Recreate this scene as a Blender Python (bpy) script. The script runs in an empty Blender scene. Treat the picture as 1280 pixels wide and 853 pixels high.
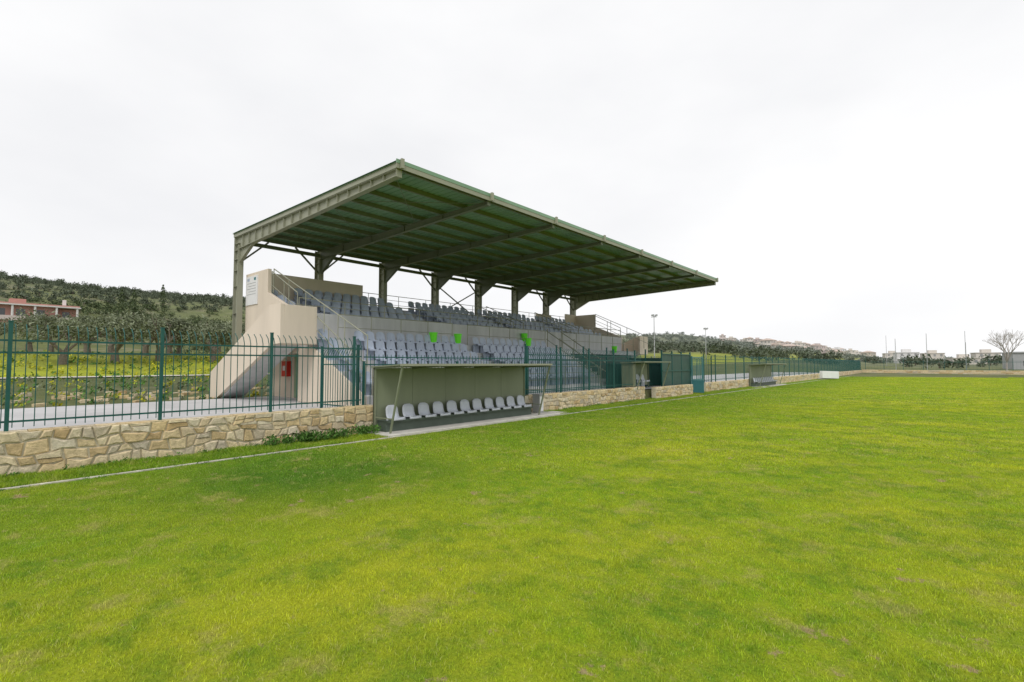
import bpy, bmesh, math, random
import numpy as np
from mathutils import Vector, Matrix, noise as mnoise
random.seed(7); rng=np.random.default_rng(7)
S=bpy.context.scene
COL=S.collection
TH=math.radians(41.05)

# ------------------------------------------------------------------ materials
def nt(name):
    m=bpy.data.materials.new(name); m.use_nodes=True
    n=m.node_tree.nodes; l=m.node_tree.links
    return m,n,l,n['Principled BSDF']
def mixc(n,l,f,a,b,mode='MIX'):
    x=n.new('ShaderNodeMix'); x.data_type='RGBA'; x.blend_type=mode
    for sock,v in ((x.inputs[0],f),(x.inputs[6],a),(x.inputs[7],b)):
        if hasattr(v,'is_linked') or isinstance(v,bpy.types.NodeSocket): l.new(v,sock)
        elif isinstance(v,(tuple,list)): sock.default_value=(*v[:3],1)
        else: sock.default_value=v
    return x.outputs[2]
def noisen(n,l,vec,scale,detail=4,rough=.55):
    x=n.new('ShaderNodeTexNoise'); x.inputs['Scale'].default_value=scale
    x.inputs['Detail'].default_value=detail; x.inputs['Roughness'].default_value=rough
    l.new(vec,x.inputs['Vector']); return x.outputs['Fac']
def mr(n,l,v,a,b,c=0,d=1):
    x=n.new('ShaderNodeMapRange'); x.inputs[1].default_value=a; x.inputs[2].default_value=b
    x.inputs[3].default_value=c; x.inputs[4].default_value=d; l.new(v,x.inputs[0]); return x.outputs[0]
def mth(n,l,op,a,b):
    x=n.new('ShaderNodeMath'); x.operation=op
    for s,v in ((x.inputs[0],a),(x.inputs[1],b)):
        if isinstance(v,(int,float)): s.default_value=v
        else: l.new(v,s)
    return x.outputs[0]
def simple(name,col,rough=.6,var=.15,scale=3,bump=.0,bscale=60,streak=False,spec=.4,metal=0):
    m,n,l,b=nt(name)
    g=n.new('ShaderNodeNewGeometry'); pos=g.outputs['Position']
    v=pos
    if streak:
        mp=n.new('ShaderNodeMapping'); mp.inputs['Scale'].default_value=(1,1,.15); l.new(pos,mp.inputs[0]); v=mp.outputs[0]
    f=noisen(n,l,v,scale,6,.62)
    f=mr(n,l,f,.3,.7)
    dk=tuple(c*(1-var) for c in col); lt=tuple(min(1,c*(1+var)) for c in col)
    c=mixc(n,l,f,dk,lt)
    l.new(c,b.inputs['Base Color']); b.inputs['Roughness'].default_value=rough
    b.inputs['Specular IOR Level'].default_value=spec; b.inputs['Metallic'].default_value=metal
    if bump>0:
        bf=noisen(n,l,pos,bscale,4); bn=n.new('ShaderNodeBump'); bn.inputs['Strength'].default_value=bump
        bn.inputs['Distance'].default_value=.02; l.new(bf,bn.inputs['Height']); l.new(bn.outputs[0],b.inputs['Normal'])
    return m
def leafmat(name,c1,c2,rough=.6):
    m,n,l,b=nt(name)
    g=n.new('ShaderNodeNewGeometry')
    c=mixc(n,l,g.outputs['Random Per Island'],c1,c2)
    f=noisen(n,l,g.outputs['Position'],.6,3); f=mr(n,l,f,.35,.65,.65,1.25)
    hs=n.new('ShaderNodeHueSaturation'); l.new(c,hs.inputs['Color']); l.new(f,hs.inputs['Value'])
    l.new(hs.outputs[0],b.inputs['Base Color']); b.inputs['Roughness'].default_value=rough
    b.inputs['Specular IOR Level'].default_value=.2
    return m

def lawn_color(n,l,boost=1.0):
    g=n.new('ShaderNodeNewGeometry'); pos=g.outputs['Position']
    A=mr(n,l,noisen(n,l,pos,.22,5,.65),.4,.58)
    B=mr(n,l,noisen(n,l,pos,.9,6,.72),.43,.59)
    C=mr(n,l,noisen(n,l,pos,4.0,5,.78),.4,.6)
    k=boost*1.25
    gr=(.085*k,.195*k,.016*k); ye=(.35*k,.385*k,.022*k); mid=(.20*k,.31*k,.014*k)
    c=mixc(n,l,A,mid,ye)
    c=mixc(n,l,mth(n,l,'MULTIPLY',B,.7),c,gr)
    c=mixc(n,l,mth(n,l,'MULTIPLY',C,.48),c,ye)
    sx=n.new('ShaderNodeSeparateXYZ'); l.new(pos,sx.inputs[0])
    e=mth(n,l,'ADD',sx.outputs['X'],mth(n,l,'MULTIPLY',B,2.4))
    e=mr(n,l,e,-9.0,-4.0,.5,0)
    c=mixc(n,l,e,c,(.085*k,.2*k,.016*k))
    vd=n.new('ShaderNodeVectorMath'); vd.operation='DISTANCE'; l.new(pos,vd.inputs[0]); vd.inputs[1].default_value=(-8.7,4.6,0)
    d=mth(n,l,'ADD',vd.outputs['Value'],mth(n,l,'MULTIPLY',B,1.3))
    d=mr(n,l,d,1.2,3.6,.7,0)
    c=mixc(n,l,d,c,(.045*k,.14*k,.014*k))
    D=mr(n,l,noisen(n,l,pos,1.3,7,.8),.535,.63)
    c=mixc(n,l,mth(n,l,'MULTIPLY',D,.55),c,(.37*k,.33*k,.11*k))
    mp=n.new('ShaderNodeMapping'); mp.inputs['Location'].default_value=(13.7,5.1,2.2); l.new(pos,mp.inputs[0])
    F=mr(n,l,noisen(n,l,mp.outputs[0],2.6,6,.7),.625,.675)
    c=mixc(n,l,mth(n,l,'MULTIPLY',F,.85),c,(.36*k,.27*k,.16*k))
    return c,pos,g

def lawn_ground():
    m,n,l,b=nt('lawn_turf')
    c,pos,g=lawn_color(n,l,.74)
    f=mr(n,l,noisen(n,l,pos,45,3,.7),.3,.7,.7,1.2)
    hs=n.new('ShaderNodeHueSaturation'); l.new(c,hs.inputs['Color']); l.new(f,hs.inputs['Value'])
    l.new(hs.outputs[0],b.inputs['Base Color']); b.inputs['Roughness'].default_value=.9; b.inputs['Specular IOR Level'].default_value=.1
    bn=n.new('ShaderNodeBump'); bn.inputs['Strength'].default_value=.6; bn.inputs['Distance'].default_value=.04
    l.new(noisen(n,l,pos,30,5,.7),bn.inputs['Height']); l.new(bn.outputs[0],b.inputs['Normal'])
    return m
def lawn_blade():
    m,n,l,b=nt('lawn_blade')
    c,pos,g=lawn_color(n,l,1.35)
    f=mr(n,l,g.outputs['Random Per Island'],0,1,.5,1.4)
    hs=n.new('ShaderNodeHueSaturation'); l.new(c,hs.inputs['Color']); l.new(f,hs.inputs['Value'])
    w=n.new('ShaderNodeMath'); w.operation='GREATER_THAN'; w.inputs[1].default_value=.92; l.new(g.outputs['Random Per Island'],w.inputs[0])
    cc=mixc(n,l,mth(n,l,'MULTIPLY',w.outputs[0],.6),hs.outputs[0],(.55,.5,.24))
    l.new(cc,b.inputs['Base Color']); b.inputs['Roughness'].default_value=.55; b.inputs['Specular IOR Level'].default_value=.2
    tr=n.new('ShaderNodeBsdfTranslucent'); l.new(cc,tr.inputs['Color'])
    ms=n.new('ShaderNodeMixShader'); ms.inputs[0].default_value=.35
    l.new(b.outputs[0],ms.inputs[1]); l.new(tr.outputs[0],ms.inputs[2])
    l.new(ms.outputs[0],n['Material Output'].inputs['Surface'])
    return m
def stone_mat():
    m,n,l,b=nt('limestone_blocks')
    g=n.new('ShaderNodeNewGeometry'); pos=g.outputs['Position']
    r=n.new('ShaderNodeValToRGB'); l.new(g.outputs['Random Per Island'],r.inputs[0])
    e=r.color_ramp.elements; e[0].position=0; e[0].color=(.52,.37,.19,1); e[1].position=1; e[1].color=(.76,.68,.53,1)
    for p,c in ((.2,(.72,.57,.33,1)),(.45,(.78,.66,.45,1)),(.65,(.56,.49,.38,1)),(.82,(.76,.58,.32,1))):
        x=e.new(p); x.color=c
    f=mr(n,l,noisen(n,l,pos,9,6,.7),.3,.7,.65,1.12)
    hs=n.new('ShaderNodeHueSaturation'); l.new(r.outputs[0],hs.inputs['Color']); l.new(f,hs.inputs['Value'])
    l.new(hs.outputs[0],b.inputs['Base Color']); b.inputs['Roughness'].default_value=.9
    bn=n.new('ShaderNodeBump'); bn.inputs['Strength'].default_value=.8; bn.inputs['Distance'].default_value=.04
    l.new(noisen(n,l,pos,14,6,.7),bn.inputs['Height']); l.new(bn.outputs[0],b.inputs['Normal'])
    return m
def terrain_mat():
    m,n,l,b=nt('rough_terrain')
    g=n.new('ShaderNodeNewGeometry'); pos=g.outputs['Position']
    A=mr(n,l,noisen(n,l,pos,.03,5,.6),.38,.62)
    B=mr(n,l,noisen(n,l,pos,.3,6,.75),.35,.65)
    c=mixc(n,l,A,(.17,.19,.07),(.115,.13,.06))
    c=mixc(n,l,mth(n,l,'MULTIPLY',B,.6),c,(.065,.085,.035))
    s=mr(n,l,noisen(n,l,pos,.12,6,.7),.52,.66)
    c=mixc(n,l,mth(n,l,'MULTIPLY',s,.6),c,(.27,.235,.165))
    sx=n.new('ShaderNodeSeparateXYZ'); l.new(pos,sx.inputs[0])
    z=mr(n,l,sx.outputs['X'],-72,-50,0,1)
    z2=mr(n,l,sx.outputs['X'],-43,-40,1,0)
    zz=mth(n,l,'MULTIPLY',mth(n,l,'MULTIPLY',z,z2),mr(n,l,B,0,1,.5,.95))
    c=mixc(n,l,zz,c,(.38,.42,.04))
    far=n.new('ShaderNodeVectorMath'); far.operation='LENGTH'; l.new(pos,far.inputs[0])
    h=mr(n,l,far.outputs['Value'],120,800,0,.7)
    c=mixc(n,l,h,c,(.27,.29,.28))  # distance haze painted in: base colour fades to grey further out
    l.new(c,b.inputs['Base Color']); b.inputs['Roughness'].default_value=.95; b.inputs['Specular IOR Level'].default_value=.1
    bn=n.new('ShaderNodeBump'); bn.inputs['Strength'].default_value=.8; bn.inputs['Distance'].default_value=.25
    l.new(noisen(n,l,pos,2.5,6,.7),bn.inputs['Height']); l.new(bn.outputs[0],b.inputs['Normal'])
    return m
def roof_mat():
    m,n,l,b=nt('green_roof_sheet')
    g=n.new('ShaderNodeNewGeometry'); pos=g.outputs['Position']
    sx=n.new('ShaderNodeSeparateXYZ'); l.new(pos,sx.inputs[0])
    p=mth(n,l,'FLOOR',mth(n,l,'DIVIDE',sx.outputs['Y'],1.0),0)
    wn=n.new('ShaderNodeTexWhiteNoise'); wn.noise_dimensions='1D'; l.new(p,wn.inputs['W'])
    f=noisen(n,l,pos,.9,5)
    k=mr(n,l,wn.outputs['Value'],0,1,.0,.55)
    c=mixc(n,l,mth(n,l,'ADD',k,mth(n,l,'MULTIPLY',f,.4)),(.13,.245,.145),(.23,.38,.25))
    l.new(c,b.inputs['Base Color']); b.inputs['Roughness'].default_value=.35
    return m

M={}
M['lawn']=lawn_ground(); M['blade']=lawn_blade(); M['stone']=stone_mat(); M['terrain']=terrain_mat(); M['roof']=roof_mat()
M['mortar']=simple('wall_mortar',(.58,.52,.4),.95,.2,12,.5,40)
M['plaza']=simple('plaza_concrete',(.47,.465,.47),.9,.14,.5,.2,30)
M['path']=simple('gravel_path',(.5,.47,.42),.95,.15,1.5,.4,20)
M['concrete']=simple('grey_concrete',(.55,.555,.565),.85,.14,2,.2,40,True)
M['padconc']=simple('pad_concrete',(.54,.52,.48),.9,.18,3,.3,40)
M['kerb']=simple('kerb_concrete',(.48,.46,.39),.9,.4,3,.3,40)
M['beige']=simple('beige_render',(.70,.61,.505),.9,.07,1.2,.15,80,True)
M['steel']=simple('olive_steel',(.30,.305,.235),.5,.08,2,0,streak=True)
M['purlin']=simple('purlin_steel',(.17,.185,.14),.5,.1,2)
M['fence']=simple('teal_fence_paint',(.012,.09,.08),.4,.15,5)
M['dug']=simple('olive_panel_paint',(.21,.235,.16),.45,.1,1.2,streak=True)
M['dugdk']=simple('dark_green_paint',(.075,.1,.08),.5,.12,3)
M['seat']=simple('bluegrey_plastic',(.40,.455,.56),.45,.1,4,spec=.4)
M['seatlt']=simple('pale_grey_plastic',(.48,.51,.57),.4,.06,4,spec=.5)
M['white']=simple('white_paint',(.78,.78,.79),.5,.05,2)
M['red']=simple('red_paint',(.6,.03,.02),.4,.1,4)
M['door']=simple('green_door_paint',(.24,.34,.21),.5,.08,3)
M['lime']=simple('lime_plastic',(.16,.85,.03),.4,.05,3)
M['greybox']=simple('grey_cabinet',(.36,.37,.38),.5,.08,3)
M['gate']=simple('blue_gate_paint',(.06,.2,.22),.45,.1,3)
M['greenmesh']=simple('dark_green_sheet',(.035,.085,.07),.5,.15,2)
M['glass']=simple('dark_window',(.09,.1,.11),.15,.2,1,spec=.6)
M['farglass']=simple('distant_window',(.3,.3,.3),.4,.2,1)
M['pink']=simple('pink_render',(.5,.27,.23),.85,.08,.6)
M['tile']=simple('terracotta_tile',(.4,.2,.13),.85,.15,.8,.3,5)
M['tilef']=simple('distant_roof_tile',(.5,.41,.36),.85,.12,.2)  # town roof colour, desaturated to paint in distance haze
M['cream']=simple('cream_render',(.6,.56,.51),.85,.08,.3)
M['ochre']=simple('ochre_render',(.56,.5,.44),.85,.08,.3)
M['pinkf']=simple('distant_pink_render',(.56,.49,.46),.85,.08,.3)  # paler pink with haze mixed into the colour
M['whitew']=simple('white_render',(.68,.67,.66),.85,.06,.3)
M['bark']=simple('grey_bark',(.18,.155,.12),.9,.3,8,.6,25)
M['palebark']=simple('pale_bark',(.36,.33,.3),.9,.2,8)
M['olive']=leafmat('olive_leaf',(.10,.125,.065),(.26,.29,.19))
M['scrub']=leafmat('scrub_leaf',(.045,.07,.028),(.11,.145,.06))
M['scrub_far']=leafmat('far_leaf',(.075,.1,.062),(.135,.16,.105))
M['scrub_haze']=leafmat('hazy_leaf',(.17,.2,.165),(.25,.28,.24))  # leaf colours greyed to carry distance haze
M['weed']=leafmat('weed_leaf',(.06,.15,.025),(.13,.27,.05))
M['yellow']=leafmat('weed_flower',(.26,.34,.03),(.6,.55,.03))
M['metal']=simple('galvanised_steel',(.45,.46,.47),.4,.1,3,metal=.5)

# ------------------------------------------------------------------ mesh builder (U along pitch, V towards stand, Z up)
class MB:
    def __init__(s): s.v=[]; s.f=[]; s.m=[]; s.mats=[]
    def mi(s,k):
        if k not in s.mats: s.mats.append(k)
        return s.mats.index(k)
    def add(s,vs,fs,k):
        o=len(s.v); s.v+= [(-p[1],p[0],p[2]) for p in vs]
        i=s.mi(k)
        for f in fs: s.f.append([o+a for a in f]); s.m.append(i)
    def box(s,U0,U1,V0,V1,Z0,Z1,k):
        vs=[(a,b,c) for a in (U0,U1) for b in (V0,V1) for c in (Z0,Z1)]
        s.add(vs,[(0,1,3,2),(4,6,7,5),(0,4,5,1),(2,3,7,6),(0,2,6,4),(1,5,7,3)],k)
    def beam(s,p,q,w,h,k):
        p=Vector(p);q=Vector(q);d=(q-p).normalized()
        up=Vector((0,0,1)) if abs(d.z)<.95 else Vector((0,1,0))
        r=d.cross(up).normalized()*w/2; u=r.cross(d).normalized()*h/2
        vs=[a+b for a in (p,q) for b in (r+u,r-u,-r-u,-r+u)]
        s.add(vs,[(0,1,2,3),(7,6,5,4),(0,4,5,1),(1,5,6,2),(2,6,7,3),(3,7,4,0)],k)
    def cyl(s,p,q,r1,k,r2=None,n=8):
        if r2 is None: r2=r1
        p=Vector(p);q=Vector(q);d=(q-p).normalized()
        up=Vector((0,0,1)) if abs(d.z)<.95 else Vector((0,1,0))
        a=d.cross(up).normalized(); b=a.cross(d)
        vs=[]
        for c,r in ((p,r1),(q,r2)):
            for i in range(n):
                t=2*math.pi*i/n; vs.append(c+a*math.cos(t)*r+b*math.sin(t)*r)
        fs=[(i,(i+1)%n,n+(i+1)%n,n+i) for i in range(n)]+[tuple(range(n-1,-1,-1)),tuple(range(n,2*n))]
        s.add(vs,fs,k)
    def prism(s,prof,U0,U1,k):
        n=len(prof)
        vs=[(U0,a,b) for a,b in prof]+[(U1,a,b) for a,b in prof]
        fs=[tuple(range(n)),tuple(range(2*n-1,n-1,-1))]+[(i,n+i,n+(i+1)%n,(i+1)%n) for i in range(n)]
        s.add(vs,fs,k)
    def mirror(s,C):
        o=len(s.v); s.v+=[(x,C-y,z) for x,y,z in s.v]
        nf=[[o+a for a in reversed(f)] for f in s.f]; s.f+=nf; s.m+=s.m[:]
    def obj(s,name,parent=None,smooth=False,recalc=True,bevel=0,loc=None):
        me=bpy.data.meshes.new(name); me.from_pydata([tuple(a) for a in s.v],[],s.f)
        for k in s.mats: me.materials.append(M[k])
        me.polygons.foreach_set('material_index',s.m)
        if recalc:
            b=bmesh.new(); b.from_mesh(me); bmesh.ops.recalc_face_normals(b,faces=b.faces); b.to_mesh(me); b.free()
        if smooth: me.polygons.foreach_set('use_smooth',[True]*len(me.polygons))
        me.update()
        ob=bpy.data.objects.new(name,me); COL.objects.link(ob)
        if parent: ob.parent=parent
        if bevel:
            md=ob.modifiers.new('bevel','BEVEL'); md.width=bevel; md.segments=1; md.limit_method='ANGLE'
        return ob
def empty(name):
    e=bpy.data.objects.new(name,None); COL.objects.link(e); return e

# ------------------------------------------------------------------ terrain
prof=[(-180,.004),(-5,.004),(4.4,.006),(6.9,.012),(10.9,.024),(18.4,.040),(23.2,.050),(45,.06),(58,.08),(70.5,.112),(80,.122),(87,.128),(130,.135),(180,.02)]
def lerpt(x):
    for (a,b),(c,d) in zip(prof,prof[1:]):
        if a<=x<=c: return b+(d-b)*(x-a)/(c-a)
    return .004
def sm(t): t=max(0,min(1,t)); return t*t*(3-2*t)
def terr(U,V):
    R=math.hypot(U,V); ph=math.degrees(math.atan2(V,U))
    if V<12.76 and U<122.4: base=-.02
    else:
        if V<22.5: base=.5
        elif V<38: base=.5+.6*(V-22.5)/15.5
        elif V<44: base=1.1
        else: base=1.1+1.9*sm((V-44)/20)
        if U>122.4 and V<12.76: base=.35
    R0=850-520*sm((ph-18)/34)
    Rs=90
    h=0
    if R>Rs:
        t=min(1,(R-Rs)/(R0-Rs)); top=lerpt(ph)*R0
        h=max(0,top-base+2)*(.35*t+.65*sm(t))
        if R>R0: h*=max(.55,1-(R-R0)/900)
        h+=mnoise.noise(Vector((U*.012,V*.012,3)))*.08*h*2
    if 24<V<38 and R<400: base+=.12*mnoise.noise(Vector((U*.4,V*.4,0)))
    return base+h
def axis(vals):
    return sorted(set(vals))
Us=axis([-1500,-1200,-900,-700,-550,-450,-380,-320,-270,-230]+list(range(-200,122,6))+[122.3,122.5]+list(range(126,400,8))+list(range(400,900,15))+[950,1000,1200,1500,2000])
Vs=axis([-2000,-1500,-1000,-700,-500,-350,-250]+list(range(-200,12,12))+[12.7,12.8,16,22.4,22.6]+[24+i*1.0 for i in range(40)]+list(range(65,130,4))+list(range(130,420,8))+list(range(420,700,20))+[750,850,1000,1300,1700])
vs=[];fs=[]
for u in Us:
    for v in Vs: vs.append((-v,u,terr(u,v)))
nv=len(Vs)
for i in range(len(Us)-1):
    for j in range(nv-1):
        a=i*nv+j; fs.append((a,a+1,a+nv+1,a+nv))
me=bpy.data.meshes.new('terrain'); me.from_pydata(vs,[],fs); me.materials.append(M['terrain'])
me.polygons.foreach_set('use_smooth',[True]*len(me.polygons))
ob=bpy.data.objects.new('terrain',me); COL.objects.link(ob)

def sheet(name,U0,U1,V0,V1,z,k):
    b=MB(); b.add([(U0,V0,z),(U1,V0,z),(U1,V1,z),(U0,V1,z)],[(0,3,2,1)],k); return b.obj(name,recalc=False)
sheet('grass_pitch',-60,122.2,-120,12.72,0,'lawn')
sheet('plaza_pavement',-60,122,12.8,22.6,.55,'plaza')
b=MB(); b.box(-20,119,11.27,11.355,-.1,.02,'kerb'); b.obj('touchline_kerb')
b=MB()
for i in range(-40,100):
    u=i*2; 
    b.add([(u,39.8,1.16),(u+2,39.8,1.16),(u+2,43,1.16),(u,43,1.16)],[(0,3,2,1)],'path')
b.obj('gravel_path',recalc=False)

# ------------------------------------------------------------------ grass blades
def blade_mesh(name,size,n,w,h0,h1):
    x=rng.uniform(-size/2,size/2,n); y=rng.uniform(-size/2,size/2,n)
    hh=rng.uniform(h0,h1,n)*(.85+.4*np.sin(x*7+1)*np.sin(y*6.3))
    a=rng.uniform(0,2*np.pi,n); ln=rng.uniform(.15,1.1,n); la=rng.uniform(0,2*np.pi,n)
    ww=w*rng.uniform(.6,1.2,n)
    dx=np.cos(a)*ww/2; dy=np.sin(a)*ww/2
    lx=np.cos(la)*ln*hh; ly=np.sin(la)*ln*hh
    P=np.zeros((n,5,3))
    P[:,0]=np.stack([x-dx,y-dy,np.full(n,-.003)],1); P[:,1]=np.stack([x+dx,y+dy,np.full(n,-.003)],1)
    P[:,2]=np.stack([x+dx*.8+lx*.35,y+dy*.8+ly*.35,hh*.6],1); P[:,3]=np.stack([x-dx*.8+lx*.35,y-dy*.8+ly*.35,hh*.6],1)
    P[:,4]=np.stack([x+lx,y+ly,hh],1)
    me=bpy.data.meshes.new(name); 
    base=np.arange(n)*5
    loops=np.stack([base,base+1,base+2,base+3,base+3,base+2,base+4],1).ravel()
    me.vertices.add(n*5); me.vertices.foreach_set('co',P.ravel())
    me.loops.add(n*7); me.loops.foreach_set('vertex_index',loops)
    me.polygons.add(n*2)
    ls=np.stack([np.arange(n)*7,np.arange(n)*7+4],1).ravel()
    me.polygons.foreach_set('loop_start',ls)
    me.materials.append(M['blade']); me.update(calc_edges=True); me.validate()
    return me
G=empty('lawn_grass')
nearm=[blade_mesh('near_turf',1.5,10500,.0045,.012,.036) for _ in range(4)]
midm=[blade_mesh('mid_turf',3.0,10500,.011,.015,.042) for _ in range(4)]
farm=[blade_mesh('far_turf',6.0,9000,.024,.015,.045) for _ in range(3)]
cT,sT=math.cos(TH),math.sin(TH)
cnt=[0]
def vis(u,v,size):
    d=u*cT+v*sT; r=u*sT-v*cT
    return d,(d>-size*.3 and abs(r)<1.12*max(d,0)+size*1.1)
def tile(ms,u,v):
    o=bpy.data.objects.new('blades',ms[cnt[0]%len(ms)]); cnt[0]+=1; COL.objects.link(o); o.parent=G
    o.location=(-v,u,0); o.rotation_euler=(0,0,random.randint(0,3)*math.pi/2)
def sub(u,v,size):
    d,ok=vis(u,v,size)
    if not ok: return
    if size==6 and d>24: tile(farm,u,v); return
    if size==3 and d>10.5: tile(midm,u,v); return
    if size==1.5:
        if d>.9: tile(nearm,u,v)
        return
    q=size/4
    for a in (-q,q):
        for c in (-q,q): sub(u+a,v+c,size/2)
for j in range(22):
    v=11.25-6*(j+.5)
    for i in range(-3,20):
        u=6*(i+.5)+1
        if u*cT+v*sT<72: sub(u,v,6)
def verge(name,w,L,n,h0,h1,wd):
    me=blade_mesh(name,1,n,wd,h0,h1)
    co=np.zeros(len(me.vertices)*3); me.vertices.foreach_get('co',co); co=co.reshape(-1,3)
    bx=co.reshape(-1,5,3); cen=bx[:,0,:2].copy()
    bx[:,:,0]+= (cen[:,0]*(w-1))[:,None]; bx[:,:,1]+=(cen[:,1]*(L-1))[:,None]
    me.vertices.foreach_set('co',bx.ravel()); me.update(); return me
vm=[verge('verge_turf',1.22,2.0,9000,.03,.09,.008) for _ in range(3)]
for i in range(-1,24):
    if i in (4,5,6,7): continue
    o=bpy.data.objects.new('blades',vm[i%3]); COL.objects.link(o); o.parent=G; o.location=(-11.97,i*2+.99,0)

def leaves(mb,cs,n,size,k,flat=1.0):
    for (c,r) in cs:
        for _ in range(n):
            d=Vector((random.gauss(0,1),random.gauss(0,1),random.gauss(0,1)*flat)).normalized()*r*random.uniform(.35,1.08)
            p=Vector(c)+Vector((d.x,d.y,d.z*flat))
            a=Vector((random.gauss(0,1),random.gauss(0,1),random.gauss(0,1))).normalized()
            b_=a.orthogonal().normalized(); s=size*random.uniform(.6,1.4)
            e=a.cross(b_)
            mb.add([p-b_*s,p+e*s*.5,p+b_*s,p-e*s*.5],[(0,1,2,3)],k)
wd=MB()
for _ in range(46):
    u=random.uniform(5.2,8.15); leaves(wd,[((u,12.42-random.random()*.35,.05+random.random()*.14),.13)],55,.035,'weed')
for _ in range(150):
    u=random.uniform(-1,34)
    if 8.2<u<16: continue
    leaves(wd,[((u,12.5-random.random()*.14,.03),random.uniform(.05,.13))],22,.025,'weed')
for _ in range(130):
    u=random.uniform(-.5,34)
    if 8.0<u<16.6: continue
    leaves(wd,[((u,11.31+random.uniform(-.08,.08),.012),random.uniform(.04,.11))],26,.016,'weed',.35)
wd.obj('weeds',recalc=False)
wd=MB()
for _ in range(500):
    u=random.uniform(-12,16); v=random.uniform(22.9,38)
    r=random.uniform(.1,.3); leaves(wd,[((u,v,terr(u,v)+r*.5),r)],16,.07,random.choice(['weed','olive','weed','yellow']))
for _ in range(600):
    u=random.uniform(-12,26); v=random.uniform(43.5,62)
    r=random.uniform(.15,.4); leaves(wd,[((u,v,terr(u,v)+r*.4),r)],12,.1,random.choice(['yellow','yellow','weed']))
wd.obj('wild_flowers',recalc=False)
b=MB()
for _ in range(200):
    u=random.uniform(-10,16); v=random.uniform(23,28); s=random.uniform(.06,.2); z=terr(u,v)
    b.beam((u-s,v,z+s*.2),(u+s*random.uniform(.4,1),v+random.uniform(-s,s),z+s*.3),s*1.1,s*.8,'stone')
b.obj('rubble_stones')

# ------------------------------------------------------------------ stone walls
def stone_wall(name,s0,s1,f,thick,H,ax='U',ln=(.15,.42),courses=4):
    mb=MB()
    def P(s,t,z): return (s,f+t,z) if ax=='U' else (f+t,s,z)
    if ax=='U': mb.box(s0,s1,f+.016,f+thick-.02,-.1,H-.02,'mortar')
    else: mb.box(f+.016,f+thick-.02,s0,s1,-.1,H-.02,'mortar')
    ch=H/courses
    def zb(k,s):
        if k==0: return -.04
        if k==courses: return H+.012*mnoise.noise(Vector((s*2,0,5)))
        return k*ch+.1*mnoise.noise(Vector((s*1.3,k*7.3,1)))+.07*mnoise.noise(Vector((s*4.5,k*3.1,2)))
    def frust(c,g=.011,d=.028):
        cx=sum(a for a,_ in c)/len(c); cz=sum(b for _,b in c)/len(c)
        def ins(a,z,e):
            dx,dz=cx-a,cz-z; L=math.hypot(dx,dz); k=min(.45,e*1.5/L); return a+dx*k,z+dz*k
        g=g*random.uniform(.7,1.5)
        o1=[ins(a,z,g) for a,z in c]; o2=[ins(a,z,g+.018) for a,z in c]
        dd=d*random.uniform(.3,1.4)
        vs=[P(a,.035,z) for a,z in o1]+[P(a,.012-.6*dd,z) for a,z in o1]+[P(a,-dd+random.uniform(-.006,.006),z) for a,z in o2]
        n=len(c)
        fs=[tuple(range(2*n,3*n))]
        for L in (0,n):
            fs+=[(L+i,L+(i+1)%n,L+n+(i+1)%n,L+n+i) for i in range(n)]
        mb.add(vs,fs,'stone')
    for k in range(courses):
        s=s0
        sl=0
        while s<s1-.01:
            L=random.uniform(*ln)
            e=min(s1,s+L)
            if s1-e<.12: e=s1
            sl2=random.uniform(-.05,.05) if e<s1 else 0
            m_=(s+e)/2+random.uniform(-.03,.03)
            c=[(s-sl,zb(k,s)),(m_,zb(k,m_)),(e-sl2,zb(k,e)),(e+sl2,zb(k+1,e)),(m_,zb(k+1,m_)),(s+sl,zb(k+1,s))]
            if random.random()<.16 and e-s>.22:
                zm=(zb(k,m_)+zb(k+1,m_))/2+random.uniform(-.03,.03)
                frust([c[0],c[1],c[2],((e),zm),(s,zm)]); frust([(s,zm),(e,zm),c[3],c[4],c[5]])
            else: frust(c)
            s=e; sl=sl2
    s=s0
    while s<s1:
        e=min(s1,s+random.uniform(.3,.6)); g=.008; z=H+random.uniform(.0,.012)
        vs=[P(a,t,H-.03) for a,t in ((s+g,.0),(e-g,.0),(e-g,thick),(s+g,thick))]+[P(a,t,z) for a,t in ((s+g,.0),(e-g,.0),(e-g,thick),(s+g,thick))]
        mb.add(vs,[(4,5,6,7),(0,1,5,4),(1,2,6,5),(2,3,7,6),(3,0,4,7)],'stone'); s=e
    return mb.obj(name)
stone_wall('stone_wall',-8,8.35,12.6,.32,.78)
stone_wall('stone_wall',15.5,25.7,12.6,.32,.72)
stone_wall('stone_wall',26.4,31.8,12.25,.3,.66)
stone_wall('stone_wall',35.1,121.9,12.6,.32,.66,ln=(.3,.8),courses=3)
stone_wall('stone_wall',-75,12.6,122.2,.3,.75,ax='V',ln=(.4,1.1),courses=3)
b=MB(); b.box(8.35,15.5,12.62,12.9,-.1,.7,'mortar'); b.obj('retaining_wall')

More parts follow.
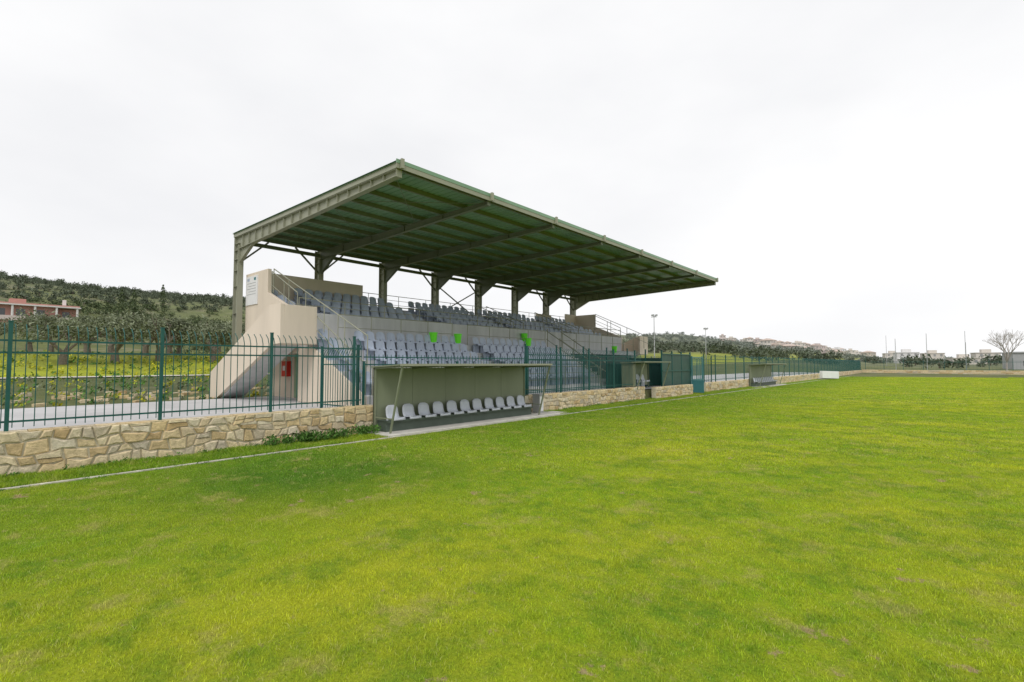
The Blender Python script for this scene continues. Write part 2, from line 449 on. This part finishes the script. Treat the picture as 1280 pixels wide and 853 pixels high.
# ------------------------------------------------------------------ fence
def fence(name,s0,s1,f,z0,ax='U',sp=.145,post=2.32,start=None,H=1.98,spikes=True,bt=.014):
    mb=MB()
    def P(s,t,z): return (s,f+t,z) if ax=='U' else (f+t,s,z)
    p=start if start is not None else s0
    while p<=s1+.01:
        if p>=s0-.01:
            mb.beam(P(p,0,z0),P(p,0,z0+H),.06,.06,'fence')
            mb.beam(P(p,0,z0+H),P(p,0,z0+H+.02),.075,.075,'fence')
        p+=post
    for z in (z0+.17,z0+1.42,z0+1.64):
        mb.beam(P(s0,0,z),P(s1,0,z),.03,.035,'fence')
    s=s0+.07
    while s<s1:
        if spikes:
            mb.beam(P(s,-.018,z0+.06),P(s,-.018,z0+1.72),bt,bt,'fence')
            mb.beam(P(s,-.018,z0+1.71),P(s,.05,z0+1.86),bt,bt,'fence')
            mb.beam(P(s,.05,z0+1.855),P(s,.17,z0+1.95),bt,bt*.8,'fence')
        else: mb.beam(P(s,-.018,z0+.06),P(s,-.018,z0+1.72),bt,bt,'fence')
        s+=sp
    return mb.obj(name,recalc=False)
fence('steel_fence',-8.48,8.0,12.76,.78,start=-8.48)
fence('steel_fence',12.85,15.0,7.95,.55,ax='V',start=12.85,post=2.1)
fence('steel_fence',15.6,25.6,12.76,.72,start=15.6)
fence('steel_fence',8.1,15.5,12.8,.55,start=8.1,post=3.7,H=1.5,spikes=False)
fence('steel_fence',35.2,121.8,12.76,.66,start=35.2,sp=.16)
fence('steel_fence',-75,12.5,122.35,.75,ax='V',sp=.5,post=3.0,spikes=False,H=2.2,bt=.012)
fence('steel_fence',16.8,33,13.85,.55,start=16.8,sp=.15,H=2.3)
fence('steel_fence',12.8,22.0,36.8,.55,ax='V',start=12.8)
b=MB()
for i in range(5): b.box(23.9+i*1.8,25.65+i*1.8,13.9,13.92,.6,2.0,'greenmesh')
b.box(33.0,33.03,12.95,17.4,.6,2.4,'greenmesh')
b.obj('tunnel_screen')

mb=MB()
for i,u in enumerate((28.6,30.1,31.55)):
    mb.box(u,u+1.38,12.86,12.9,.62,2.55,'greenmesh')
    mb.beam((u-.03,12.88,.1),(u-.03,12.88,2.75),.08,.08,'fence')
mb.beam((33.0,12.88,.1),(33.0,12.88,2.75),.08,.08,'fence')
for z in (.6,1.55,2.58): mb.beam((28.55,12.84,z),(33.05,12.84,z),.05,.06,'fence')
mb.obj('sheeted_fence_panel')
mb=MB()
mb.beam((33.1,12.8,0),(33.1,12.8,2.5),.08,.08,'gate'); mb.beam((35.0,12.8,0),(35.0,12.8,2.5),.08,.08,'gate')
mb.box(33.18,34.92,12.78,12.82,.12,.95,'gate')
mb.beam((33.1,12.8,2.42),(35,12.8,2.42),.06,.06,'gate')
for i in range(12): mb.beam((33.25+i*.145,12.8,.95),(33.25+i*.145,12.8,2.4),.018,.018,'gate')
mb.box(33.04,33.08,12.0,12.74,.08,.85,'gate')
for z in (.1,.86,2.3): mb.beam((33.06,12.0,z),(33.06,12.74,z),.05,.05,'gate')
for i in range(7): mb.beam((33.06,12.02+i*.12,.1),(33.06,12.02+i*.12,2.3),.02,.02,'gate')
mb.obj('players_gate')

# ------------------------------------------------------------------ seats
def seat_pts(w=.42,sc=1.0):
    pr=[(-.22,.37),(-.205,.425),(-.08,.415),(.06,.405),(.14,.43),(.175,.53),(.2,.67),(.215,.79)]
    vs=[];fs=[]
    nS=5
    for i,(v,z) in enumerate(pr):
        for j in range(nS):
            s=-1+2*j/(nS-1)
            wd_=w/2*(1 if i<6 else (.97 if i==6 else .85))
            back=i>=4
            vs.append((s*wd_, v-(.045*s*s if back else 0), z+(.03*s*s if 0<i<5 else 0)-(.05*s**4 if i==7 else 0)))
    for i in range(len(pr)-1):
        for j in range(nS-1):
            a=i*nS+j; fs.append((a,a+1,a+nS+1,a+nS))
    return vs,fs
SV,SF=seat_pts()
def add_seat(mb,U,V,Z,k,zoff=0):
    mb.add([(U+a,V+b_,Z+c-zoff) for a,b_,c in SV],SF,k)
    mb.box(U-.19,U+.19,V+.10,V+.16,Z,Z+.4-zoff,k) if zoff<0.01 else None

def dugout(U0,nseat,name='team_dugout'):
    E=empty(name); L=nseat*.585+.35; U1=U0+L
    b=MB()
    n=5
    for i in range(n):
        a=U0+L*i/n; c=U0+L*(i+1)/n
        b.box(a+.004,c-.004,12.45,12.49,.12,1.86,'dug')
    b.box(U0,U1,12.49,12.52,.1,1.85,'dug')
    b.obj('back_panel',E)
    b=MB()
    b.prism([(12.58,1.88),(12.58,1.92),(11.13,1.985),(11.13,1.95)],U0-.05,U1+.05,'dug')
    b.prism([(11.125,1.93),(11.125,1.995),(11.16,1.993),(11.16,1.93)],U0-.06,U1+.06,'steel')
    for i in range(n+1):
        a=min(max(U0+L*i/n,U0+.02),U1-.02)
        b.beam((a,12.5,1.86),(a,11.16,1.925),.04,.05,'dug')
        if i in (0,n): b.beam((a,12.43,.1),(a,12.43,1.86),.03,.03,'dug')
    b.obj('roof',E)
    b=MB()
    for a in (U0+.03,U1-.03):
        b.beam((a,11.72,.02),(a,11.18,1.93),.045,.045,'dug'); b.beam((a,12.5,.02),(a,12.5,1.88),.06,.06,'dug')
        b.beam((a,11.6,.45),(a,12.45,.45),.03,.03,'dug')
        b.beam((a,11.45,1.0),(a,12.45,1.0),.02,.02,'dug') if a>U0+1 else None
    b.obj('frame',E)
    b=MB(); b.box(U0+.1,U1-.1,12.02,12.44,.03,.36,'dugdk'); b.box(U0+.1,U1-.1,11.95,12.02,.30,.38,'dugdk'); b.obj('bench_base',E,bevel=.005)
    b=MB()
    for i in range(nseat):
        add_seat(b,U0+.45+i*.585,12.08,.0,'seatlt',.001)
    o=b.obj('seats',E,smooth=True,recalc=False)
    md=o.modifiers.new('t','SOLIDIFY'); md.thickness=.02
    b=MB()
    for i in range(nseat):
        u=U0+.45+i*.585; b.box(u-.12,u+.12,11.98,12.2,.37,.41,'dugdk')
    b.obj('seat_brackets',E)
    return E
dugout(8.25,11)
dugout(45.0,11)
b=MB(); b.box(8.0,16.6,11.42,12.59,-.1,.05,'padconc'); b.obj('concrete_pad',bevel=.01)
b=MB(); b.box(44.5,53,11.42,12.59,-.1,.05,'padconc'); b.obj('concrete_pad',bevel=.01)
E=empty('officials_shelter')
b=MB(); b.box(24.6,27.6,13.35,13.4,.75,2.0,'dug'); b.box(24.6,24.64,12.6,13.35,.75,2.0,'dug'); b.obj('panels',E)
b=MB(); b.prism([(13.45,2.02),(13.45,2.07),(12.0,2.12),(12.0,2.06)],24.5,27.9,'dug'); b.obj('roof',E)
b=MB()
for u in (24.6,27.8): b.beam((u,12.5,.6),(u,12.05,2.06),.05,.05,'dug'); b.beam((u,13.38,.6),(u,13.38,2.03),.05,.05,'dug')
b.obj('frame',E)
b=MB()
for i in range(4): add_seat(b,25.0+i*.58,13.1,.6,'seatlt',.001)
b.obj('seats',E,smooth=True,recalc=False)
b=MB(); b.box(15.55,15.8,12.1,12.45,.05,.75,'greybox'); b.box(15.53,15.82,12.07,12.47,.75,.79,'greybox'); b.box(15.56,15.79,12.085,12.1,.12,.7,'white')
b.cyl((15.95,12.3,.05),(15.95,12.3,.62),.035,'greybox'); b.obj('utility_cabinet',bevel=.006)
b=MB(); b.beam((72.4,11.7,.62),(74.2,10.2,.55),.5,.9,'white')
b.beam((72.4,12.0,.1),(74.2,10.5,.1),.5,.08,'greybox')
b.obj('advertising_board',bevel=.03)

# ------------------------------------------------------------------ grandstand
ST=empty('stadium_grandstand')
C=43.3
frames=[8.5+3.757*i for i in range(8)]
low=[(14.0,.55)]
z=.95; v=14.0
for i in range(5):
    low+=[(v,z),(v+.72,z)]; v+=.72; z+=.39
low+=[(v,2.9),(18.7,2.9),(18.7,.55)]
b=MB(); b.prism(low,9.0,23.3,'concrete'); b.obj('lower_tier',ST)
b=MB(); b.prism([(14.02,.56),(14.02,.93),(17.58,2.62),(18.6,2.62),(18.6,.56)],8.94,8.998,'beige'); b.obj('tier_end_wall',ST)
b=MB(); b.box(23.3,34.3,17.6,18.7,2.62,2.9,'concrete'); b.box(23.31,34.3,17.9,18.2,.55,2.62,'dugdk'); b.obj('concourse',ST)
up=[(18.7,2.6),(18.7,4.0),(18.82,4.0),(18.82,3.5)]
v=18.82; z=3.5; uprows=[]
for i in range(5):
    uprows.append((v,z)); up+=[(v+.82,z)]; z+=.31; v+=.82
    if i<4: up+=[(v,z)]
up+=[(v,5.0),(v+.15,5.0),(v+.15,4.3),(19.2,2.6)]
b=MB(); b.prism(up,9.0,34.3,'concrete'); b.obj('upper_tier',ST)
b=MB(); b.box(9.8,33.5,18.75,23.0,.55,2.598,'beige'); b.box(8.95,34.35,18.8,23.05,2.4,2.58,'beige'); b.obj('room_walls',ST)
b=MB(); b.prism([(19.3,2.7),(22.95,4.3),(22.95,2.6),(19.3,2.6)],9.05,34.25,'beige'); b.obj('under_fill',ST)
b=MB()
for a,c,t in ((9.3,14.4,6.1),(33.0,34.3,6.0),(29.2,31.0,5.75)): b.box(a,c,22.94,23.09,4.3,t,'beige')
b.obj('back_parapet',ST)
b=MB()
b.prism([(23.35,2.58),(23.35,5.95),(21.1,5.95),(21.1,4.95),(18.75,4.05),(18.75,2.58)],8.78,8.93,'beige')
b.prism([(23.8,.55),(23.8,1.65),(18.1,4.08),(17.2,4.08),(17.2,2.7),(17.9,2.66),(23.05,.55)],7.6,7.74,'beige')
st=[(23.6,.55)]; n=14
for i in range(n):
    vv=23.6-i*.4; zz=.55+(i+1)*2.35/n; st+=[(vv,zz),(vv-.4,zz)]
st+=[(18.0,2.65),(22.9,.55)]
b.prism(st,7.742,8.6,'concrete')
b.prism([(23.6,1.0),(23.6,1.5),(18.6,3.6),(18.6,2.9)],8.6,8.7,'beige')
b.box(7.742,8.998,17.32,18.0,2.68,2.9,'beige')
b.box(7.742,8.93,17.2,17.32,2.7,4.06,'beige')
b.mirror(C); b.obj('end_stair',ST,bevel=.008)
b=MB()
b.box(9.76,9.80,19.75,20.65,.57,2.55,'steel'); b.box(9.73,9.77,19.81,20.59,.6,2.5,'door'); b.cyl((9.72,19.9,1.5),(9.68,19.9,1.5),.02,'greybox')
b.obj('service_door',ST)
b=MB(); b.box(9.62,9.8,21.05,21.55,1.45,2.1,'red'); b.box(9.61,9.62,21.1,21.5,1.5,2.05,'red'); b.box(9.6,9.61,21.2,21.4,1.7,1.9,'white'); b.obj('fire_hose_cabinet',ST)
b=MB(); b.box(8.74,8.78,22.05,23.25,4.55,5.8,'white')
for i in range(5): b.box(8.735,8.74,22.2,23.1-.15*(i%2),5.0+i*.12,5.02+i*.12,'greybox')
b.box(8.735,8.74,22.85,23.1,5.6,5.72,'seat'); b.box(8.735,8.74,22.2,22.4,5.6,5.72,'gate')
b.obj('notice_sign',ST)
b=MB()
st=[(14.0,.55)]
for i in range(12):
    vv=14.0+i*.3; zz=.55+(i+1)*.1958; st+=[(vv,zz),(vv+.3,zz)]
st+=[(17.6,.55)]
b.prism(st,23.305,24.9,'concrete')
for u in (23.4,24.85):
    b.beam((u,13.9,1.65),(u,17.7,3.95),.045,.045,'steel')
    b.beam((u,13.9,1.15),(u,17.7,3.45),.03,.03,'steel')
    for i in range(5): vv=14+i*.9; zz=.6+(vv-14)*.653; b.beam((u,vv,zz),(u,vv,zz+1.1),.04,.04,'steel')
b.obj('access_stair',ST)
b=MB()
def aisle(u): return any(abs(u-a)<.55 for a in (10.0,16.4,22.3,28.2,33.4))
for (v,z) in uprows:
    u=9.35
    while u<34.1:
        if not aisle(u): add_seat(b,u,v+.45,z,'seat')
        u+=.5
v=14.0; z=.95
for i in range(5):
    u=9.3
    while u<23.1:
        if not any(abs(u-a)<.5 for a in (9.9,16.4)): add_seat(b,u,v+.42,z,'seat')
        u+=.5
    v+=.72; z+=.39
b.obj('spectator_seats',ST,smooth=False,recalc=False)
b=MB()
for a in (10.0,16.4,22.3,28.2,33.4):
    for (v,z) in uprows[:-1]: b.box(a-.45,a+.45,v+.5,v+.819,z-.02,z+.155,'padconc')
v=14.0;z=.95
for i in range(4):
    for a in (9.9,16.4): b.box(a-.4,a+.4,v+.42,v+.719,z-.02,z+.195,'padconc')
    v+=.72;z+=.39
b.obj('aisle_steps',ST)
b=MB()
def rail(p,q,post=1.5,h=.95,mids=(.5,),r=.022,k='steel'):
    p=Vector(p);q=Vector(q);L=(q-p).length;n=max(1,round(L/post))
    up_=Vector((0,0,h)); b.cyl(p+up_,q+up_,r,k,n=6)
    for m_ in mids: b.cyl(p+up_*m_,q+up_*m_,r*.7,k,n=6)
    for i in range(n+1):
        x=p.lerp(q,i/n); b.cyl(x,x+up_,r*.9,k,n=6)
rail((9.0,18.76,4.0),(34.3,18.76,4.0),1.9,.55,(.5,))
rail((8.95,14.05,1.0),(8.95,17.6,2.9),1.2,1.0); rail((8.95,18.8,3.6),(8.95,21.1,4.7),1.1,1.15)
rail((34.35,18.8,3.6),(34.35,21.1,4.7),1.1,1.15)
rail((9.0,23.05,5.0),(34.2,23.05,5.0),1.9,.75,(.33,.66),.018)
rail((10.0,17.62,2.9),(15.9,17.62,2.9),1.5,1.0) ; rail((16.9,17.62,2.9),(23.2,17.62,2.9),1.5,1.0); rail((25,17.66,2.9),(34.2,17.66,2.9),1.5,1.05)
for a in (21.85,22.75,27.75,28.65):
    rail((a,18.9,3.5),(a,22.0,4.75),1.0,.9)
rail((9.02,14.05,1.9),(8.98,21.0,4.95),1.4,1.0,())
rail((34.28,14.05,1.9),(34.3,21.0,4.95),1.4,1.0,(.5,))
rail((9.2,14.02,.95),(23.2,14.02,.95),1.6,.9,(.33,.66))
b.obj('handrails',ST)
def bin_(U,V,Z):
    q=MB(); 
    q.cyl((U,V,Z),(U,V,Z+.42),.15,'lime',.19,12); q.cyl((U,V,Z+.42),(U,V,Z+.46),.205,'lime',.205,12)
    q.cyl((U,V+.0,Z-.45),(U,V,Z),.02,'steel',.02,6)
    q.obj('litter_bin')
for p in ((14.6,17.45,2.95),(16.1,17.45,2.95),(21.4,17.45,2.95),(22.35,18.5,3.3),(30.9,17.4,2.75)): bin_(*p)

# ------------------------------------------------------------------ roof + frames
ZT=7.62
def ibeam_rafter(b,u,k='steel',end=False):
    V0,V1=11.75,23.55; d0,d1=(.2,.56) if end else (.12,.42)
    hw=.1 if end else .075
    b.prism([(V0,ZT-d0),(V0,ZT),(V1,ZT),(V1,ZT-d1)],u-.008,u+.008,k)
    b.prism([(V0,ZT-.018),(V0,ZT),(V1,ZT),(V1,ZT-.018)],u-hw,u+hw,k)
    b.prism([(V0,ZT-d0-.018),(V0,ZT-d0),(V1,ZT-d1),(V1,ZT-d1-.018)],u-hw,u+hw,k)
    b.box(u-hw,u+hw,V0-.02,V0,ZT-d0-.03,ZT+.14,k)
    b.prism([(23.3,6.45),(21.9,ZT-d1+.04),(23.3,ZT-d1)],u-.007,u+.007,k)
    b.beam((u,21.9,ZT-d1+.04),(u,23.28,6.45),.13,.018,k)
    n=18 if end else 5
    for i in range(1,n):
        v=V0+(V1-V0)*i/n; d=d0+(d1-d0)*i/n
        b.box(u-hw*.9,u+hw*.9,v-.006,v+.006,ZT-d,ZT-.018,k)
b=MB()
for i,u in enumerate(frames):
    ibeam_rafter(b,u,'steel' if i in (0,7) else 'purlin',i in (0,7))
    b.box(u-.01,u+.01,23.3,23.7,.55,ZT+.0,'steel'); b.box(u-.12,u+.12,23.26,23.285,.55,ZT-.4,'steel'); b.box(u-.12,u+.12,23.7,23.725,.55,ZT+.02,'steel')
    for z in (2.4,4.2,5.4,6.1,6.6,7.0,7.3): b.box(u-.11,u+.11,23.285,23.7,z,z+.014,'steel')
    b.box(u-.05,u+.05,11.54,11.615,ZT-.02,ZT+.26,'steel')
for e in (frames[0],frames[-1]):
    o=-1 if e==frames[0] else 1
    b.box(e-.06+o*.06,e+.06+o*.06,11.72,23.8,ZT+.004,ZT+.16,'steel')
b.obj('roof_frames',ST)
b=MB()
npur=11
for i in range(npur):
    v=11.86+i*(23.5-11.86)/(npur-1)
    b.box(frames[0]-.05,frames[-1]+.05,v-.035,v-.028,ZT+.003,ZT+.15,'purlin')
    b.box(frames[0]-.05,frames[-1]+.05,v-.03,v+.04,ZT+.003,ZT+.012,'purlin')
    b.box(frames[0]-.05,frames[-1]+.05,v-.03,v+.04,ZT+.141,ZT+.15,'purlin')
for i in (0,3,6):
    a,c=frames[i],frames[i+1]
    for v0,v1 in ((12,15.8),(15.8,19.6),(19.6,23.3)):
        b.cyl((a,v0,ZT-.03),(c,v1,ZT-.03),.012,'purlin',n=5); b.cyl((c,v0,ZT-.03),(a,v1,ZT-.03),.012,'purlin',n=5)
for i,u in enumerate(frames):
    for s in (-1,1):
        if (i==0 and s<0) or (i==len(frames)-1 and s>0): continue
        if i in (0,1,3,4,6,7): b.beam((u,23.45,6.45),(u+s*1.25,23.45,ZT-.02),.07,.07,'purlin')
for i in (3,):
    a,c=frames[i],frames[i+1]
    b.beam((a,23.5,4.9),(c,23.5,6.9),.06,.06,'purlin'); b.beam((c,23.5,4.9),(a,23.5,6.9),.06,.06,'purlin')
b.box(frames[0],frames[-1],23.42,23.52,ZT-.3,ZT-.14,'purlin')
b.obj('purlins',ST)
u=frames[0]-.16; us=[]
while u<frames[-1]+.16:
    us+= [(u,0),(u+.19,0),(u+.205,.03),(u+.235,.03)]; u+=.25
b=MB()
vv=[(a,v,ZT+.153+z) for a,z in us for v in (11.66,23.85)]
ff=[(2*i,2*i+1,2*i+3,2*i+2) for i in range(len(us)-1)]
b.add(vv,ff,'roof')
vv=[(a,v,ZT+.195+z) for a,z in us for v in (11.66,23.85)]
b.add(vv,ff,'roof')
b.box(frames[0]-.17,frames[-1]+.15,11.62,11.65,ZT+.12,ZT+.235,'roof')
b.box(frames[0]-.17,frames[-1]+.15,11.63,11.655,ZT-.02,ZT+.12,'steel')
b.obj('roof_sheet',ST,recalc=False)

# ------------------------------------------------------------------ trees
def limb(mb,p,d,L,r,depth,k,tips,spread=.6):
    q=p+d*L; mb.cyl(p,q,r,k,r*.65,6)
    if depth==0: tips.append(q); return
    for _ in range(random.choice((2,3,3))):
        nd=(d+Vector((random.gauss(0,spread),random.gauss(0,spread),random.gauss(.1,spread*.5)))).normalized()
        limb(mb,q,nd,L*random.uniform(.6,.85),r*.6,depth-1,k,tips,spread)
def olive_mesh():
    mb=MB(); tips=[]
    mb.cyl((0,0,-.2),(.05,.03,.7),.24,'bark',.17,8)
    for _ in range(4):
        a=random.uniform(0,6.28); limb(mb,Vector((.05,.03,.65)),Vector((math.cos(a)*.7,math.sin(a)*.7,.8)).normalized(),.85,.1,2,'bark',tips,.5)
    random.shuffle(tips)
    cs=[(t,random.uniform(.4,.75)) for t in tips[:26]]
    leaves(mb,cs,110,.075,'olive')
    return mb
def clone(me,name,U,V,Z,sc,rot,parent=None):
    o=bpy.data.objects.new(name,me); COL.objects.link(o); o.location=(-V,U,Z); o.scale=(sc,sc,sc); o.rotation_euler=(0,0,rot)
    if parent: o.parent=parent
    return o
oms=[]
for i in range(4):
    o=olive_mesh().obj('olive_tree',recalc=False); oms.append(o.data); bpy.data.objects.remove(o)
k=0
for row,(v0,us_) in enumerate(((54,(6.5,10,13.2,17,20.5,24)),(61,(5,9,13,17,21,26)),(69,(3,8,12.5,17,22,27)))):
    for u in us_:
        uu=u+random.uniform(-.8,.8); v=v0+random.uniform(-1.5,1.5)
        clone(oms[k%4],'olive_tree',uu,v,terr(uu,v)-.1,random.uniform(1.25,1.6),random.uniform(0,6)); k+=1
def clump(k,n=130):
    mb=MB(); cs=[((random.gauss(0,1.0),random.gauss(0,1.0),1.2+random.uniform(-.5,.7)),random.uniform(.8,1.3)) for _ in range(5)]
    mb.cyl((0,0,-.5),(0,0,1.2),.15,'bark',.1,5)
    leaves(mb,cs,n//5,.3,k,.9); return mb
cm=[];cf=[];ch_=[]
for i in range(5):
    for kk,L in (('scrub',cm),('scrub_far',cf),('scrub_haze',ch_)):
        o=clump(kk).obj('c',recalc=False); L.append(o.data); bpy.data.objects.remove(o)
HT=empty('hillside_trees')
n=0
while n<2600:
    ph=math.radians(random.uniform(48,97)); R=math.sqrt(random.uniform(92**2,345**2)); U=R*math.cos(ph); V=R*math.sin(ph)
    if mnoise.noise(Vector((U*.025,V*.025,0)))+.45*mnoise.noise(Vector((U*.1,V*.1,0)))<random.uniform(-.55,.2): continue
    if R<165 and abs(math.degrees(ph)-86)<11 : continue
    s=random.choice((random.uniform(.3,.7),random.uniform(.4,.9),random.uniform(.5,1.2)))
    if R<125: s*=.6
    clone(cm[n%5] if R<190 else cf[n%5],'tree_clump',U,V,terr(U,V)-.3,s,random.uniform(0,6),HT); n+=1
TT=empty('distant_trees')
n=0
while n<1000:
    ph=math.radians(random.uniform(-9,28)); R=random.uniform(170,830); U=R*math.cos(ph); V=R*math.sin(ph)
    if R<260 and ph<math.radians(9) and random.random()<.7: continue
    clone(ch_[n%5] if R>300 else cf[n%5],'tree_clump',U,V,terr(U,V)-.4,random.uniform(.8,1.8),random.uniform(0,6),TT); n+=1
mb=MB(); mb.cyl((0,0,-.5),(0,0,1.5),.15,'bark')
leaves(mb,[((0,0,1+i*.6),.75*math.sin(math.pi*min(1,(i+1.5)/11))+.1) for i in range(10)],40,.2,'scrub')
o=mb.obj('c',recalc=False); cy=o.data; bpy.data.objects.remove(o)
for U,V in ((30,160),(33,162),(45,185)): clone(cy,'cypress_tree',U,V,terr(U,V),1.2,0)
for U,V,s in ((3,138,1.0),(22,146,1.2),(25,143,.9),(10,134,.9),(15,133,.8),(20,136,1.0),(-2,135,1.1),(6,132,.9)): clone(cm[int(U)%5],'garden_tree',U,V,terr(U,V)-.3,s,U)

mb=MB(); tips=[]
limb(mb,Vector((0,0,-.3)),Vector((0,0,1)),2.3,.18,0,'palebark',tips)
for _ in range(5):
    limb(mb,Vector((0,0,1.9)),Vector((random.gauss(0,.3),random.gauss(0,.3),1)).normalized(),2.1,.11,4,'palebark',tips,.34)
o=mb.obj('bare_tree',recalc=False); o.location=(9.0,133.8,.3); o.scale=(1.0,1.0,1.0)

# ------------------------------------------------------------------ buildings
def house(name,U,V,w,d,h,wall,roof,rot=0,flat=False,z=None,win='farglass'):
    z=terr(U,V)-.6 if z is None else z
    b=MB()
    b.box(-w/2,w/2,-d/2,d/2,0,h,wall)
    if flat:
        b.box(-w/2-.25,w/2+.25,-d/2-.25,d/2+.25,h+.002,h+.3,wall)
        b.box(-w*.2,w*.15,-d*.2,d*.2,h+.302,h+1.9,wall)
    else:
        hp=h+1.6
        vs=[(-w/2-.5,-d/2-.5,h+.01),(w/2+.5,-d/2-.5,h+.01),(w/2+.5,d/2+.5,h+.01),(-w/2-.5,d/2+.5,h+.01),(-w/4,0,hp),(w/4,0,hp)]
        b.add(vs,[(0,1,5,4),(1,2,5),(2,3,4,5),(3,0,4),(3,2,1,0)],roof)
    fl=int(h//2.9)
    for s in range(fl):
        zz=s*2.9+1.4
        for i in range(int(w//2.6)):
            u=-w/2+1.4+i*2.6
            b.box(u-.5,u+.5,-d/2-.03,-d/2+.05,zz,zz+1.2,win)
        for i in range(int(d//2.8)):
            v=-d/2+1.4+i*2.8
            b.box(-w/2-.03,-w/2+.05,v-.5,v+.5,zz,zz+1.2,win)
        if s: b.box(-w/2-.9,-w/2-.001,-d/2,d/2,s*2.9-.15,s*2.9,'white')
    o=b.obj(name); o.location=(-V,U,z); o.rotation_euler=(0,0,rot); return o
V0=146; z0=terr(13,V0)+.6
E=empty('pink_house')
b=MB()
b.box(6.0,16,V0,V0+9,z0-3,z0+3.2,'pink'); b.box(16,19.5,V0+1.5,V0+9,z0-3,z0+3.1,'pink')
b.obj('walls',E)
b=MB(); b.box(5.2,20,V0-1.2,V0+9.5,z0+3.21,z0+3.45,'whitew'); b.box(5.4,19.8,V0-1,V0+9.3,z0+3.46,z0+3.75,'pink'); b.box(9,11.5,V0+3,V0+6,z0+3.75,z0+4.9,'pink'); b.box(17.5,18.1,V0+4,V0+4.6,z0+3.75,z0+5.4,'whitew'); b.obj('roof',E)
b=MB()
for u in (5.8,9.2,12.6,16,19.4): b.cyl((u,V0-.9,z0-3),(u,V0-.9,z0+3.2),.2,'whitew')
b.box(5.5,19.6,V0-1.1,V0-1.0,z0+.1,z0+1.0,'pinkf'); b.obj('veranda',E)
b=MB()
for u in (7.5,10.5,13.5): b.box(u-.7,u+.7,V0-.04,V0+.05,z0+1,z0+2.5,'glass')
b.box(17.2,18.4,V0+1.46,V0+1.55,z0+1,z0+2.5,'glass')
b.box(5.96,6.05,V0+2,V0+3,z0+1,z0+2.4,'glass'); b.box(5.96,6.05,V0+6,V0+7,z0+1,z0+2.4,'glass')
b.obj('windows',E)
random.seed(21)
for _ in range(85):
    ph=math.radians(random.triangular(4.5,19,9)); R=random.uniform(400,850); U=R*math.cos(ph); V=R*math.sin(ph)
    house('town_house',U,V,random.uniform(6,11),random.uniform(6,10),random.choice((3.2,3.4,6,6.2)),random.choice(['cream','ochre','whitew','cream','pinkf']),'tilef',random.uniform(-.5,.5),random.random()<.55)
for ph,R,w_ in ((2.6,330,11),(.8,360,9),(-1.2,300,11),(-2.6,340,9),(3.6,420,12)):
    ph=math.radians(ph); house('town_house',R*math.cos(ph),R*math.sin(ph),w_,9,random.choice((3.2,5.9)),random.choice(['whitew','cream']),'tilef',.2,True)
house('clubhouse_building',170,-17.5,11,12,4.4,'greybox','tile',.1,True,None,'glass')
def mast(U,V,h,name='floodlight_mast',lamps=True):
    b=MB(); z=terr(U,V)
    b.cyl((U,V,z-.3),(U,V,h),.11 if lamps else .07,'metal',.05,8)
    if lamps:
        b.beam((U-.5,V,h),(U+.5,V,h),.07,.07,'metal'); b.beam((U,V-.5,h-.1),(U,V+.5,h-.1),.07,.07,'metal')
        for a,c in ((-.4,0),(.4,0),(0,-.4),(0,.4)):
            b.box(U+a-.14,U+a+.14,V+c-.15,V+c+.02,h+.04,h+.32,'greybox')
    b.obj(name)
mast(75.4,35.2,9.6); mast(111.2,39.8,9.6); 
for U,V,h in ((138.8,8.1,7.5),(150,3,9),(165,-4,10),(142,-3.5,6.5),(200,14,11)): mast(U,V,h,'utility_pole',False)

# ------------------------------------------------------------------ sky, sun, camera
w=bpy.data.worlds.new('World'); S.world=w; w.use_nodes=True
n=w.node_tree.nodes; l=w.node_tree.links; bg=n['Background']
sky=n.new('ShaderNodeTexSky'); sky.sky_type='NISHITA'; sky.sun_disc=False
sky.sun_elevation=math.radians(52); sky.sun_rotation=math.radians(150)
tc=n.new('ShaderNodeTexCoord'); mp=n.new('ShaderNodeMapping'); mp.inputs['Scale'].default_value=(1,1,2.2)
l.new(tc.outputs['Generated'],mp.inputs[0])
nz=noisen(n,l,mp.outputs[0],1.3,5,.5)
cr=n.new('ShaderNodeValToRGB'); l.new(nz,cr.inputs[0])
cr.color_ramp.elements[0].position=.36; cr.color_ramp.elements[0].color=(.865,.87,.89,1)
cr.color_ramp.elements[1].position=.6; cr.color_ramp.elements[1].color=(.99,.99,.995,1)
sc=n.new('ShaderNodeVectorMath'); sc.operation='SCALE'; sc.inputs['Scale'].default_value=10.6; l.new(cr.outputs[0],sc.inputs[0])
hs=n.new('ShaderNodeHueSaturation'); hs.inputs['Saturation'].default_value=.2; l.new(sky.outputs[0],hs.inputs['Color'])
mx=mixc(n,l,.95,hs.outputs[0],sc.outputs[0])
l.new(mx,bg.inputs['Color']); bg.inputs['Strength'].default_value=.1
sd=bpy.data.lights.new('sun','SUN'); sd.energy=1.5; sd.angle=math.radians(20); sd.color=(1,.96,.9)
so=bpy.data.objects.new('sun',sd); COL.objects.link(so)
el=math.radians(52); azr=math.radians(150)
dirv=Vector((math.sin(azr)*math.cos(el),math.cos(azr)*math.cos(el),math.sin(el)))
so.rotation_euler=dirv.to_track_quat('Z','Y').to_euler()
cd=bpy.data.cameras.new('camera'); cam=bpy.data.objects.new('camera',cd); COL.objects.link(cam)
cd.sensor_width=36; cd.lens=620/1280*36; cd.clip_end=6000; cd.clip_start=.05
cam.location=(0,0,2.0); cam.rotation_euler=(math.radians(90+2.6),0,TH)
S.camera=cam
S.view_settings.view_transform='Standard'; S.view_settings.look='None'; S.view_settings.exposure=0
